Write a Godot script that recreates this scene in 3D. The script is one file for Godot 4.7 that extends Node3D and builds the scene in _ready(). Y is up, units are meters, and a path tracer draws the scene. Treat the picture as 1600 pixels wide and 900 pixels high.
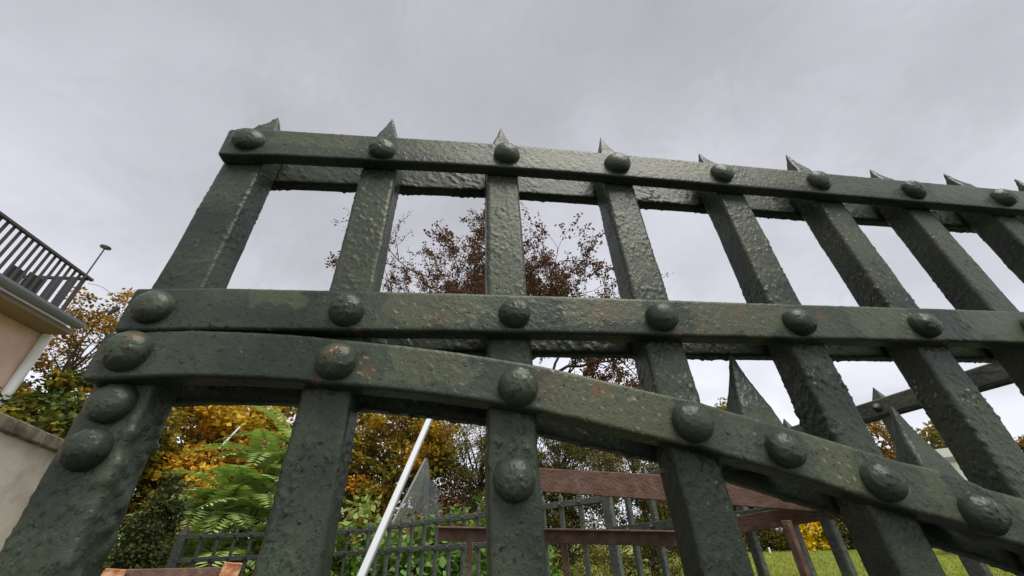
extends Node3D

# ---------------------------------------------------------------- camera constants
const EYE := Vector3(0.2538, 1.45, 0.3097)
const H := 1.45                       # gate drawings are measured from the height of the eye
const FOV_PX := 596.2                 # focal length in pixels of the 1600 x 900 photograph

var rng := RandomNumberGenerator.new()
var nz_low := FastNoiseLite.new()
var nz_mid := FastNoiseLite.new()
var nz_hi := FastNoiseLite.new()
var nz_fine := FastNoiseLite.new()
var M := {}
var names := {}

# ---------------------------------------------------------------- mesh builder
class Builder:
	var v := PackedVector3Array()
	var n := PackedVector3Array()
	var c := PackedColorArray()
	var i := PackedInt32Array()

	func vert(p: Vector3, nn: Vector3, col: Color) -> int:
		v.append(p); n.append(nn); c.append(col)
		return v.size() - 1

	func tri(a: int, b: int, d: int) -> void:
		# wound clockwise as seen from the side the normal points to
		var g := (v[d] - v[a]).cross(v[b] - v[a])
		if g.dot(n[a]) < 0.0:
			i.append(a); i.append(d); i.append(b)
		else:
			i.append(a); i.append(b); i.append(d)

	func quad(p0: Vector3, p1: Vector3, p2: Vector3, p3: Vector3, nn: Vector3, col: Color) -> void:
		var a := vert(p0, nn, col)
		vert(p1, nn, col); vert(p2, nn, col); vert(p3, nn, col)
		tri(a, a + 1, a + 2); tri(a, a + 2, a + 3)

	func box(at: Vector3, size: Vector3, basis: Basis, col: Color, bev := 0.0) -> void:
		var h := size * 0.5
		var e := minf(bev, minf(h.x, minf(h.y, h.z)) * 0.6)
		var ax := [basis.x, basis.y, basis.z]
		var hh := [h.x, h.y, h.z]
		for k in 3:
			var a: Vector3 = ax[k]
			var b: Vector3 = ax[(k + 1) % 3]
			var d: Vector3 = ax[(k + 2) % 3]
			var ha: float = hh[k]
			var hb: float = hh[(k + 1) % 3] - e
			var hd: float = hh[(k + 2) % 3] - e
			for s in [-1.0, 1.0]:
				var o: Vector3 = at + a * (ha * s)
				quad(o - b * hb - d * hd, o + b * hb - d * hd, o + b * hb + d * hd, o - b * hb + d * hd, a * s, col)
			if e > 0.0:
				for sb in [-1.0, 1.0]:
					for sd in [-1.0, 1.0]:
						# chamfer along axis a between faces b and d
						var p: Vector3 = at + b * (sb * (hb + e)) + d * (sd * hd)
						var q: Vector3 = at + b * (sb * hb) + d * (sd * (hd + e))
						var la := ha - e
						quad(p - a * la, p + a * la, q + a * la, q - a * la, (b * sb + d * sd).normalized(), col)

	func tube(pts: Array, rad: Array, sides: int, col: Color, caps := true) -> void:
		var rings := []
		var up := Vector3(0.13, 0.31, 0.94).normalized()
		for k in pts.size():
			var t: Vector3
			if k == 0:
				t = pts[1] - pts[0]
			elif k == pts.size() - 1:
				t = pts[k] - pts[k - 1]
			else:
				t = pts[k + 1] - pts[k - 1]
			t = t.normalized()
			var x := up.cross(t)
			if x.length() < 0.05:
				x = Vector3(1, 0, 0).cross(t)
			x = x.normalized()
			var y := t.cross(x)
			var ring := []
			for s in sides:
				var a := TAU * s / sides
				var d := x * cos(a) + y * sin(a)
				ring.append(vert(pts[k] + d * float(rad[k]), d, col))
			rings.append(ring)
		for k in pts.size() - 1:
			for s in sides:
				var s2 := (s + 1) % sides
				tri(rings[k][s], rings[k][s2], rings[k + 1][s2])
				tri(rings[k][s], rings[k + 1][s2], rings[k + 1][s])
		if caps:
			for e in [0, pts.size() - 1]:
				var dirn: Vector3 = (pts[0] - pts[1]).normalized() if e == 0 else (pts[e] - pts[e - 1]).normalized()
				var m := vert(pts[e], dirn, col)
				var first := v.size()
				for s in sides:
					vert(v[rings[e][s]], dirn, col)
				for s in sides:
					tri(m, first + s, first + (s + 1) % sides)

	func leaf(p: Vector3, dirn: Vector3, side: Vector3, length: float, width: float, col: Color) -> void:
		var nn := dirn.cross(side).normalized()
		var mid := p + dirn * (length * 0.45) - nn * (length * 0.06)
		var a := v.size()
		v.append(p); v.append(mid + side * (width * 0.5) + nn * (width * 0.12))
		v.append(p + dirn * length - nn * (length * 0.1)); v.append(mid - side * (width * 0.5) + nn * (width * 0.12))
		for k in 4:
			n.append(nn); c.append(col)
		i.append(a); i.append(a + 1); i.append(a + 2)
		i.append(a); i.append(a + 2); i.append(a + 3)

	func mesh() -> ArrayMesh:
		var arr := []
		arr.resize(Mesh.ARRAY_MAX)
		arr[Mesh.ARRAY_VERTEX] = v
		arr[Mesh.ARRAY_NORMAL] = n
		arr[Mesh.ARRAY_COLOR] = c
		arr[Mesh.ARRAY_INDEX] = i
		var m := ArrayMesh.new()
		m.add_surface_from_arrays(Mesh.PRIMITIVE_TRIANGLES, arr)
		return m

# ---------------------------------------------------------------- naming and tagging
func numbered(called: String) -> String:
	if not names.has(called):
		names[called] = 0
		return called
	names[called] += 1
	return "%s_%03d" % [called, names[called]]

func tag(o: Node, label: String, category: String, group := "", kind := "") -> Node:
	if label:
		o.set_meta("label", label)
	if category:
		o.set_meta("category", category)
	if group:
		o.set_meta("group", group)
	if kind:
		o.set_meta("kind", kind)
	return o

func base(called: String, where: Vector3, label := "", category := "", group := "") -> Node3D:
	var o := Node3D.new()
	o.name = numbered(called)
	add_child(o, true)
	o.position = where
	tag(o, label, category, group)
	return o

func put(called: String, m: Mesh, mat: Material, parent: Node, at := Vector3.ZERO) -> MeshInstance3D:
	var o := MeshInstance3D.new()
	o.name = numbered(called) if parent == self else called
	o.mesh = m
	o.material_override = mat
	o.cast_shadow = GeometryInstance3D.SHADOW_CASTING_SETTING_ON
	parent.add_child(o, true)
	o.position = at
	return o

func pol(az: float, r: float, y := 0.0) -> Vector3:
	# a point on the ground plan: compass angle from straight through the gate, metres from the eye
	return Vector3(EYE.x + r * sin(deg_to_rad(az)), y, EYE.z - r * cos(deg_to_rad(az)))

func lin(r: float, g: float, b: float) -> Color:
	return Color(r, g, b).linear_to_srgb()

# ---------------------------------------------------------------- materials
func noise(kind: int, freq: float, s: int, oct := 4) -> FastNoiseLite:
	var f := FastNoiseLite.new()
	f.noise_type = kind
	f.frequency = freq
	f.seed = s
	f.fractal_type = FastNoiseLite.FRACTAL_FBM
	f.fractal_octaves = oct
	return f

func noise_tex(f: FastNoiseLite, size: int, ramp: Array, normal := false, strength := 8.0) -> NoiseTexture2D:
	var t := NoiseTexture2D.new()
	t.width = size; t.height = size
	t.seamless = true
	t.seamless_blend_skirt = 0.2
	t.noise = f
	t.generate_mipmaps = false
	if normal:
		t.as_normal_map = true
		t.bump_strength = strength
	elif ramp.size():
		var g := Gradient.new()
		var off := PackedFloat32Array()
		var cs := PackedColorArray()
		for r in ramp:
			off.append(r[0]); cs.append(r[1])
		g.offsets = off; g.colors = cs
		t.color_ramp = g
	return t

func tri_mat(m: StandardMaterial3D, per_metre: float, world := true) -> StandardMaterial3D:
	m.uv1_triplanar = true
	m.uv1_world_triplanar = world
	m.uv1_scale = Vector3.ONE * per_metre
	m.uv1_triplanar_sharpness = 4.0
	return m

func blister_images() -> Array:
	# thick old gloss paint: sags, blisters, pinholes and chips; 512 px stand for 0.11 m
	var s := 512
	var hgt := PackedFloat32Array(); hgt.resize(s * s)
	var alb := PackedFloat32Array(); alb.resize(s * s)
	var r := RandomNumberGenerator.new(); r.seed = 77
	var f := noise(FastNoiseLite.TYPE_SIMPLEX_SMOOTH, 0.02, 5, 3)
	var im0 := f.get_seamless_image(s, s)
	var f2 := noise(FastNoiseLite.TYPE_SIMPLEX_SMOOTH, 0.075, 6, 2)
	var im1 := f2.get_seamless_image(s, s)
	for y in s:
		for x in s:
			var k := y * s + x
			hgt[k] = 0.42 + 0.14 * (im0.get_pixel(x, y).r - 0.5) + 0.09 * (im1.get_pixel(x, y).r - 0.5)
			alb[k] = 0.68 + 0.16 * (im0.get_pixel(x, y).r - 0.5) + 0.2 * (im1.get_pixel(x, y).r - 0.5)
	for b in 560:
		var cx := r.randi_range(0, s - 1)
		var cy := r.randi_range(0, s - 1)
		var big := pow(r.randf(), 3.0)
		var rad := 2.6 + 9.0 * big
		var pit := r.randf() < 0.3
		var amp := (0.08 + 0.14 * r.randf()) * (-0.8 if pit else 1.0)
		var stretch := r.randf_range(0.7, 1.5)
		var chip := 0.0
		if r.randf() < 0.16 and rad < 5.0:
			chip = r.randf_range(0.15, 0.32)
		elif pit and r.randf() < 0.6:
			chip = -0.35
		var R := int(ceil(rad * 1.6))
		for dy in range(-R, R + 1):
			for dx in range(-R, R + 1):
				var q := Vector2(dx * stretch, dy / stretch).length() / rad
				if q < 1.5:
					var k := posmod(cy + dy, s) * s + posmod(cx + dx, s)
					hgt[k] += amp * exp(-q * q * 2.2)
					if chip != 0.0 and q < 0.75:
						alb[k] = clampf(alb[k] + chip, 0.15, 1.0)
	var hi := Image.create_empty(s, s, false, Image.FORMAT_L8)
	var al := Image.create_empty(s, s, false, Image.FORMAT_RGB8)
	for y in s:
		for x in s:
			var k := y * s + x
			var hv := clampf(hgt[k], 0.0, 1.0)
			hi.set_pixel(x, y, Color(hv, hv, hv))
			var g := clampf(alb[k], 0.0, 1.0)
			al.set_pixel(x, y, Color(g, g, g * 0.985).linear_to_srgb())
	return [ImageTexture.create_from_image(hi), ImageTexture.create_from_image(al)]

func make_materials() -> void:
	var bl := blister_images()
	var p := StandardMaterial3D.new()
	p.vertex_color_use_as_albedo = true
	p.albedo_texture = bl[1]
	p.roughness = 0.38
	p.metallic_specular = 0.38
	p.heightmap_enabled = true
	p.heightmap_texture = bl[0]
	p.heightmap_scale = 0.15
	M.paint = tri_mat(p, 1.0 / 0.11)
	# thinner paint on the far railings
	var p2 := StandardMaterial3D.new()
	p2.albedo_texture = noise_tex(noise(FastNoiseLite.TYPE_SIMPLEX, 0.012, 9, 5), 256, [[0.0, lin(0.045, 0.055, 0.045)], [0.5, lin(0.07, 0.085, 0.068)], [0.75, lin(0.09, 0.105, 0.08)], [1.0, lin(0.12, 0.12, 0.09)]])
	p2.roughness = 0.5
	p2.normal_enabled = true
	p2.normal_scale = 0.35
	p2.normal_texture = noise_tex(noise(FastNoiseLite.TYPE_SIMPLEX, 0.06, 10, 3), 256, [], true, 5.0)
	M.rail_paint = tri_mat(p2, 2.6)
	var d2 := p2.duplicate()
	d2.albedo_color = Color(0.62, 0.62, 0.6)
	M.dark_rail_paint = d2
	var rust := StandardMaterial3D.new()
	rust.albedo_texture = noise_tex(noise(FastNoiseLite.TYPE_SIMPLEX, 0.015, 21, 5), 512, [[0.0, lin(0.09, 0.052, 0.038)], [0.4, lin(0.135, 0.077, 0.055)], [0.6, lin(0.15, 0.087, 0.064)], [0.8, lin(0.18, 0.11, 0.082)], [1.0, lin(0.22, 0.15, 0.11)]])
	rust.roughness = 0.85
	rust.normal_enabled = true
	rust.normal_scale = 0.4
	rust.normal_texture = noise_tex(noise(FastNoiseLite.TYPE_SIMPLEX, 0.12, 22, 4), 256, [], true, 2.0)
	M.rust = tri_mat(rust, 2.2)
	var orust := rust.duplicate()
	orust.albedo_texture = noise_tex(noise(FastNoiseLite.TYPE_SIMPLEX, 0.02, 23, 4), 256, [[0.0, lin(0.16, 0.05, 0.02)], [0.45, lin(0.45, 0.19, 0.08)], [0.7, lin(0.58, 0.36, 0.2)], [1.0, lin(0.6, 0.5, 0.36)]])
	M.orange_rust = tri_mat(orust, 5.0)
	var leafm := StandardMaterial3D.new()
	leafm.vertex_color_use_as_albedo = true
	leafm.roughness = 0.6
	leafm.metallic_specular = 0.35
	leafm.backlight_enabled = true
	leafm.backlight = Color(0.75, 0.8, 0.55)
	leafm.cull_mode = BaseMaterial3D.CULL_DISABLED
	M.leaf = leafm
	var bark := StandardMaterial3D.new()
	bark.albedo_texture = noise_tex(noise(FastNoiseLite.TYPE_SIMPLEX, 0.03, 31, 4), 256, [[0.0, lin(0.018, 0.014, 0.011)], [0.55, lin(0.05, 0.04, 0.03)], [1.0, lin(0.11, 0.095, 0.07)]])
	bark.roughness = 0.95
	M.bark = tri_mat(bark, 2.0)
	var stucco := StandardMaterial3D.new()
	stucco.albedo_texture = noise_tex(noise(FastNoiseLite.TYPE_SIMPLEX, 0.008, 41, 5), 512, [[0.0, lin(0.62, 0.43, 0.345)], [0.5, lin(0.69, 0.5, 0.41)], [1.0, lin(0.73, 0.54, 0.45)]])
	stucco.roughness = 0.9
	stucco.normal_enabled = true
	stucco.normal_scale = 0.25
	stucco.normal_texture = noise_tex(noise(FastNoiseLite.TYPE_SIMPLEX, 0.12, 42, 3), 256, [], true, 3.0)
	M.stucco = tri_mat(stucco, 0.45)
	var cream := StandardMaterial3D.new()
	cream.albedo_texture = noise_tex(noise(FastNoiseLite.TYPE_SIMPLEX, 0.006, 45, 4), 512, [[0.0, lin(0.38, 0.33, 0.29)], [0.3, lin(0.55, 0.48, 0.43)], [0.5, lin(0.64, 0.57, 0.515)], [1.0, lin(0.7, 0.63, 0.57)]])
	cream.roughness = 0.92
	cream.normal_enabled = true
	cream.normal_scale = 0.25
	cream.normal_texture = noise_tex(noise(FastNoiseLite.TYPE_SIMPLEX, 0.05, 46, 4), 256, [], true, 1.5)
	M.cream = tri_mat(cream, 0.3)
	var coping := cream.duplicate()
	coping.albedo_texture = noise_tex(noise(FastNoiseLite.TYPE_SIMPLEX, 0.012, 47, 5), 256, [[0.0, lin(0.04, 0.033, 0.026)], [0.5, lin(0.17, 0.135, 0.105)], [1.0, lin(0.33, 0.28, 0.22)]])
	M.coping = tri_mat(coping, 0.9)
	M.zinc = flat(lin(0.19, 0.215, 0.265), 0.5)
	M.slat = flat(lin(0.05, 0.043, 0.045), 0.7)
	M.soffit = flat(lin(0.27, 0.2, 0.16), 0.85)
	M.white = flat(lin(0.72, 0.74, 0.76), 0.5)
	M.seam = flat(lin(0.16, 0.11, 0.085), 0.9)
	M.galv = flat(lin(0.5, 0.52, 0.54), 0.4, 0.2)
	M.wire = flat(lin(0.05, 0.05, 0.055), 0.6)
	M.render_white = flat(lin(0.74, 0.74, 0.72), 0.85)
	M.grey_fascia = flat(lin(0.22, 0.23, 0.25), 0.7)
	M.glass_dark = flat(lin(0.05, 0.06, 0.07), 0.12)
	var sheet := flat(lin(0.5, 0.55, 0.56), 0.35)
	sheet.transparency = BaseMaterial3D.TRANSPARENCY_ALPHA
	sheet.albedo_color.a = 0.3
	M.sheet = sheet
	var pn := flat(lin(0.22, 0.26, 0.26), 0.5)
	pn.transparency = BaseMaterial3D.TRANSPARENCY_ALPHA
	pn.albedo_color.a = 0.4
	M.panel = pn
	var grass := StandardMaterial3D.new()
	grass.albedo_texture = noise_tex(noise(FastNoiseLite.TYPE_SIMPLEX, 0.01, 51, 6), 1024, [[0.0, lin(0.13, 0.17, 0.03)], [0.4, lin(0.24, 0.3, 0.045)], [0.62, lin(0.34, 0.38, 0.06)], [1.0, lin(0.45, 0.42, 0.12)]])
	grass.roughness = 0.95
	var asph := StandardMaterial3D.new()
	asph.albedo_texture = noise_tex(noise(FastNoiseLite.TYPE_SIMPLEX, 0.05, 55, 5), 512, [[0.0, lin(0.018, 0.018, 0.018)], [0.5, lin(0.034, 0.034, 0.032)], [1.0, lin(0.07, 0.068, 0.062)]])
	asph.roughness = 0.9
	M.asphalt = tri_mat(asph, 0.5)
	M.grass = tri_mat(grass, 0.16)

func flat(c: Color, rough: float, metal := 0.0) -> StandardMaterial3D:
	var m := StandardMaterial3D.new()
	m.albedo_color = c
	m.roughness = rough
	m.metallic = metal
	return m

# ---------------------------------------------------------------- thick painted iron
const COAT_DARK := Color(0.027, 0.037, 0.028)
const COAT_MID := Color(0.053, 0.067, 0.046)
const COAT_OLIVE := Color(0.104, 0.114, 0.068)
const COAT_BROWN := Color(0.08, 0.07, 0.05)
const CHIP := Color(0.32, 0.29, 0.2)
const RUST := Color(0.2, 0.085, 0.035)

func coat(p: Vector3, patches: Array, spots: Array, tone: float, zmin := -9.0) -> Color:
	var t := clampf(nz_low.get_noise_3dv(p) * 1.5 + 0.45 + tone, 0.0, 1.0)
	var col := COAT_DARK.lerp(COAT_MID, t)
	var wob := nz_mid.get_noise_3dv(p) * 0.011
	for q in patches:
		if p.z < zmin:
			break
		# [x0, x1, y0, y1, strength, tint]: a brushed-over repair with its own outline
		var dx := minf(p.x - q[0], q[1] - p.x) + wob
		var dy := minf(p.y - q[2], q[3] - p.y) + wob
		var e := clampf(minf(dx, dy) / 0.0035, 0.0, 1.0)
		if e > 0.0:
			col = col.lerp(COAT_OLIVE if q[5] == 0 else (COAT_BROWN if q[5] == 1 else COAT_MID * 1.25), e * q[4] * 0.75)
	for q in spots:
		# [x, y, radius, kind, amount]
		var d := Vector2(p.x - q[0], p.y - q[1]).length()
		if d < q[2]:
			var h := nz_fine.get_noise_3dv(p)
			if q[3] == 0:
				if h > 0.6 - q[4] * 0.4 * (1.0 - d / q[2]):
					col = col.lerp(CHIP, 0.7)
			else:
				var w: float = clampf((1.0 - d / q[2]) * 1.5 + h * 0.9 - 0.5, 0.0, 1.0) * q[4]
				col = col.lerp(RUST, w)
	var f := nz_fine.get_noise_3dv(p * 1.7)
	if f > 0.7:
		col = col.lerp(CHIP, minf((f - 0.7) * 2.0, 0.3))
	elif f < -0.58:
		col = col * 0.5
	col.a = 1.0
	return col * (1.0 / 0.68)

func lumps(p: Vector3, amount: float) -> float:
	var a := nz_hi.get_noise_3dv(p)
	var b := nz_mid.get_noise_3dv(p * 1.15)
	var rough := clampf(0.75 + 1.5 * nz_low.get_noise_3dv(p * 1.9), 0.2, 1.5)
	return amount * rough * (0.8 * absf(a) + 0.5 * a + 0.22 * b)

# secs: [position, width, depth]; the section lies across the path, its depth along z
func sweep(secs: Array, r0: float, nw: int, nd: int, amount: float, patches: Array, spots: Array, tone: float, bumps := []) -> ArrayMesh:
	var mb := Builder.new()
	var rows := secs.size()
	var cols := 0
	var zc := Vector3(0, 0, 1)
	var pos := PackedVector3Array()
	var outn := PackedVector3Array()
	for k in rows:
		var t: Vector3
		if k == 0:
			t = secs[1][0] - secs[0][0]
		elif k == rows - 1:
			t = secs[k][0] - secs[k - 1][0]
		else:
			t = secs[k + 1][0] - secs[k - 1][0]
		t = (t - zc * t.z).normalized()
		var wx := zc.cross(t)
		var hw: float = secs[k][1] * 0.5
		var hd: float = secs[k][2] * 0.5
		var r := minf(r0, minf(hw, hd) * 0.9)
		var ring := []
		# four sides, each followed by its corner
		for s in 4:
			var na := Vector2(1, 0).rotated(s * PI / 2)
			var ta := Vector2(0, 1).rotated(s * PI / 2)
			var half := hw if s % 2 == 0 else hd
			var along := (hd if s % 2 == 0 else hw) - r
			var cnt := nd if s % 2 == 0 else nw
			for q in cnt:
				var u := -along + 2.0 * along * (q + 0.0) / cnt
				ring.append([na * half + ta * u, na])
			for q in 3:
				var an := PI / 2 * (q / 3.0)
				var cc := na * (half - r) + ta * along
				var dd := (na * cos(an) + ta * sin(an))
				ring.append([cc + dd * r, dd])
		cols = ring.size()
		for e in ring:
			var p: Vector3 = secs[k][0] + wx * e[0].x + zc * e[0].y
			var o: Vector3 = wx * e[1].x + zc * e[1].y
			var am := amount
			if secs[k].size() > 3:
				am = secs[k][3]
			var dsp := lumps(p, am)
			for b in bumps:
				var d2: float = (p - b[0]).length_squared() / (b[1] * b[1])
				if d2 < 4.0:
					dsp += b[2] * exp(-d2)
			pos.append(p + o * dsp)
			outn.append(o)
	for k in rows:
		var ka := maxi(k - 1, 0)
		var kb := mini(k + 1, rows - 1)
		for q in cols:
			var at := k * cols + q
			var du := pos[kb * cols + q] - pos[ka * cols + q]
			var dv := pos[k * cols + (q + 1) % cols] - pos[k * cols + (q + cols - 1) % cols]
			var nn := du.cross(dv).normalized()
			if nn.dot(outn[at]) < 0.0:
				nn = -nn
			mb.v.append(pos[at]); mb.n.append(nn)
			mb.c.append(coat(pos[at], patches, spots, tone, secs[k][0].z + secs[k][2] * 0.5 - 0.004))
	var flip := false
	if rows > 1:
		var g := (mb.v[cols + 1] - mb.v[0]).cross(mb.v[1] - mb.v[0])
		var mid := (rows / 2) * cols
		g = (mb.v[mid + cols] - mb.v[mid]).cross(mb.v[mid + 1] - mb.v[mid])
		flip = g.dot(mb.n[mid]) < 0.0
	for k in rows - 1:
		for q in cols:
			var a := k * cols + q
			var b := k * cols + (q + 1) % cols
			var c := a + cols
			var d := b + cols
			if flip:
				mb.i.append(a); mb.i.append(c); mb.i.append(d)
				mb.i.append(a); mb.i.append(d); mb.i.append(b)
			else:
				mb.i.append(a); mb.i.append(d); mb.i.append(c)
				mb.i.append(a); mb.i.append(b); mb.i.append(d)
	for e in [0, rows - 1]:
		var cen: Vector3 = secs[e][0]
		var dirn: Vector3 = (secs[0][0] - secs[1][0]).normalized() if e == 0 else (secs[e][0] - secs[e - 1][0]).normalized()
		var cc := coat(cen, [], [], tone)
		var m := mb.vert(cen, dirn, cc)
		var first := mb.v.size()
		for q in cols:
			mb.vert(pos[e * cols + q], dirn, cc)
		for q in cols:
			mb.tri(m, first + q, first + (q + 1) % cols)
	return mb.mesh()

func along_x(xs: Array, ys: Array, x: float) -> float:
	for k in xs.size() - 1:
		if x <= xs[k + 1] or k == xs.size() - 2:
			var t: float = (x - xs[k]) / (xs[k + 1] - xs[k])
			var p0: float = ys[maxi(k - 1, 0)]
			var p3: float = ys[mini(k + 2, ys.size() - 1)]
			return cubic_interpolate(ys[k], ys[k + 1], p0, p3, t)
	return ys[0]

func rail_secs(xs: Array, ys: Array, hs: float, z: float, d: float, step: float, amount: float, end_round := 0.005) -> Array:
	var out := []
	var x0: float = xs[0]
	var x1: float = xs[-1]
	var cnt := int((x1 - x0) / step)
	for k in cnt + 1:
		var x := x0 + (x1 - x0) * k / cnt
		var s := 1.0
		var e := minf(x - x0, x1 - x)
		var inset := 0.0
		if e < end_round:
			inset = end_round * (1.0 - sqrt(maxf(0.0, 1.0 - pow(1.0 - e / end_round, 2.0))))
		out.append([Vector3(x, along_x(xs, ys, x) + H, z), hs - 2.0 * inset, d - 2.0 * inset, amount])
	return out

func dome(at: Vector3, rad: float, high: float, tilt: Vector2, squash: float, s: int, spots := []) -> ArrayMesh:
	# a hammered rivet head under many coats, with a low collar of paint round it
	var mb := Builder.new()
	var prof := []
	# no two heads were hammered alike
	rng.seed = 900 + s
	rad *= rng.randf_range(0.94, 1.04)
	high *= rng.randf_range(0.9, 1.12)
	squash += rng.randf_range(-0.04, 0.03)
	tilt = Vector2(rng.randf_range(-0.16, 0.16), rng.randf_range(-0.16, 0.1))
	var blunt := rng.randf_range(0.85, 1.0)
	for k in 13:
		var a := PI / 2 * k / 12.0
		prof.append(Vector2(rad * pow(cos(a), blunt), high * (0.12 + 0.88 * sin(a))))
	prof.push_front(Vector2(rad * 1.015, -0.0004))
	prof.push_front(Vector2(rad * 1.0, -0.003))
	var sides := 44
	var pos := PackedVector3Array()
	for pr in prof:
		for q in sides:
			var a := TAU * q / sides
			var o: Vector3 = Vector3(cos(a) * (1.0 + squash), sin(a) * (1.0 - squash), 0)
			var p: Vector3 = at + o * pr.x + Vector3(tilt.x * pr.y, tilt.y * pr.y, pr.y)
			var l := lumps(p + Vector3(s, s * 3.1, 0) * 0.21, 0.0011)
			var w: float = clampf(pr.y / high + 0.35, 0.15, 1.0)
			pos.append(p + (o * 0.6 + Vector3(0, 0, 0.8)).normalized() * l * w * (1.0 if pr.y > 0.0 else 0.3))
	var rows := prof.size()
	for k in rows:
		for q in sides:
			var du := pos[mini(k + 1, rows - 1) * sides + q] - pos[maxi(k - 1, 0) * sides + q]
			var dv := pos[k * sides + (q + 1) % sides] - pos[k * sides + (q + sides - 1) % sides]
			var nn := dv.cross(du)
			if k == rows - 1 or nn.length() < 1e-12:
				nn = Vector3(tilt.x, tilt.y, 1)
			nn = nn.normalized()
			if nn.z < -0.2:
				nn = -nn
			mb.v.append(pos[k * sides + q]); mb.n.append(nn)
			mb.c.append(coat(pos[k * sides + q] + Vector3(0, 0, s * 0.37), [], spots, 0.28))
	for k in rows - 1:
		for q in sides:
			var a := k * sides + q
			var b := k * sides + (q + 1) % sides
			mb.i.append(a); mb.i.append(b + sides); mb.i.append(b)
			mb.i.append(a); mb.i.append(a + sides); mb.i.append(b + sides)
	return mb.mesh()

func bar_secs(x: float, y0: float, y1: float, zf: float, w: float, d: float, amount: float, low_amount: float) -> Array:
	var out := []
	var y := y0
	var z := zf - d * 0.5
	while y < y1 - 0.0005:
		var am := lerpf(lerpf(0.0008, low_amount, smoothstep(1.44, 1.51, y + 0.03 * nz_low.get_noise_2d(x * 5.0, 3.0))), amount, smoothstep(1.62, 1.7, y))
		var wob := 0.0012 * nz_low.get_noise_2d(x * 7.0, y * 0.8)
		out.append([Vector3(x + wob, y, z), w * (1.0 + 0.03 * nz_low.get_noise_2d(x * 9.0 + 4.0, y * 1.4)), d, am])
		y += 0.02 if y < 1.36 else 0.0019
	out.append([Vector3(x, y1, z), w, d, amount])
	return out

func spike_secs(x: float, y0: float, y1: float, zf: float, w: float, d: float, lean: float) -> Array:
	var out := []
	var n := 42
	for k in n + 1:
		var t := float(k) / n
		var s := pow(1.0 - t, 0.94) * 0.96 + 0.04
		if t > 0.96:
			s *= 0.75
		out.append([Vector3(x + lean * t, lerpf(y0, y1, t), zf - d * 0.5), w * s, d * (0.25 + 0.75 * s) * minf(1.0, s * 1.6 + 0.1), 0.0009])
	return out

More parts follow.
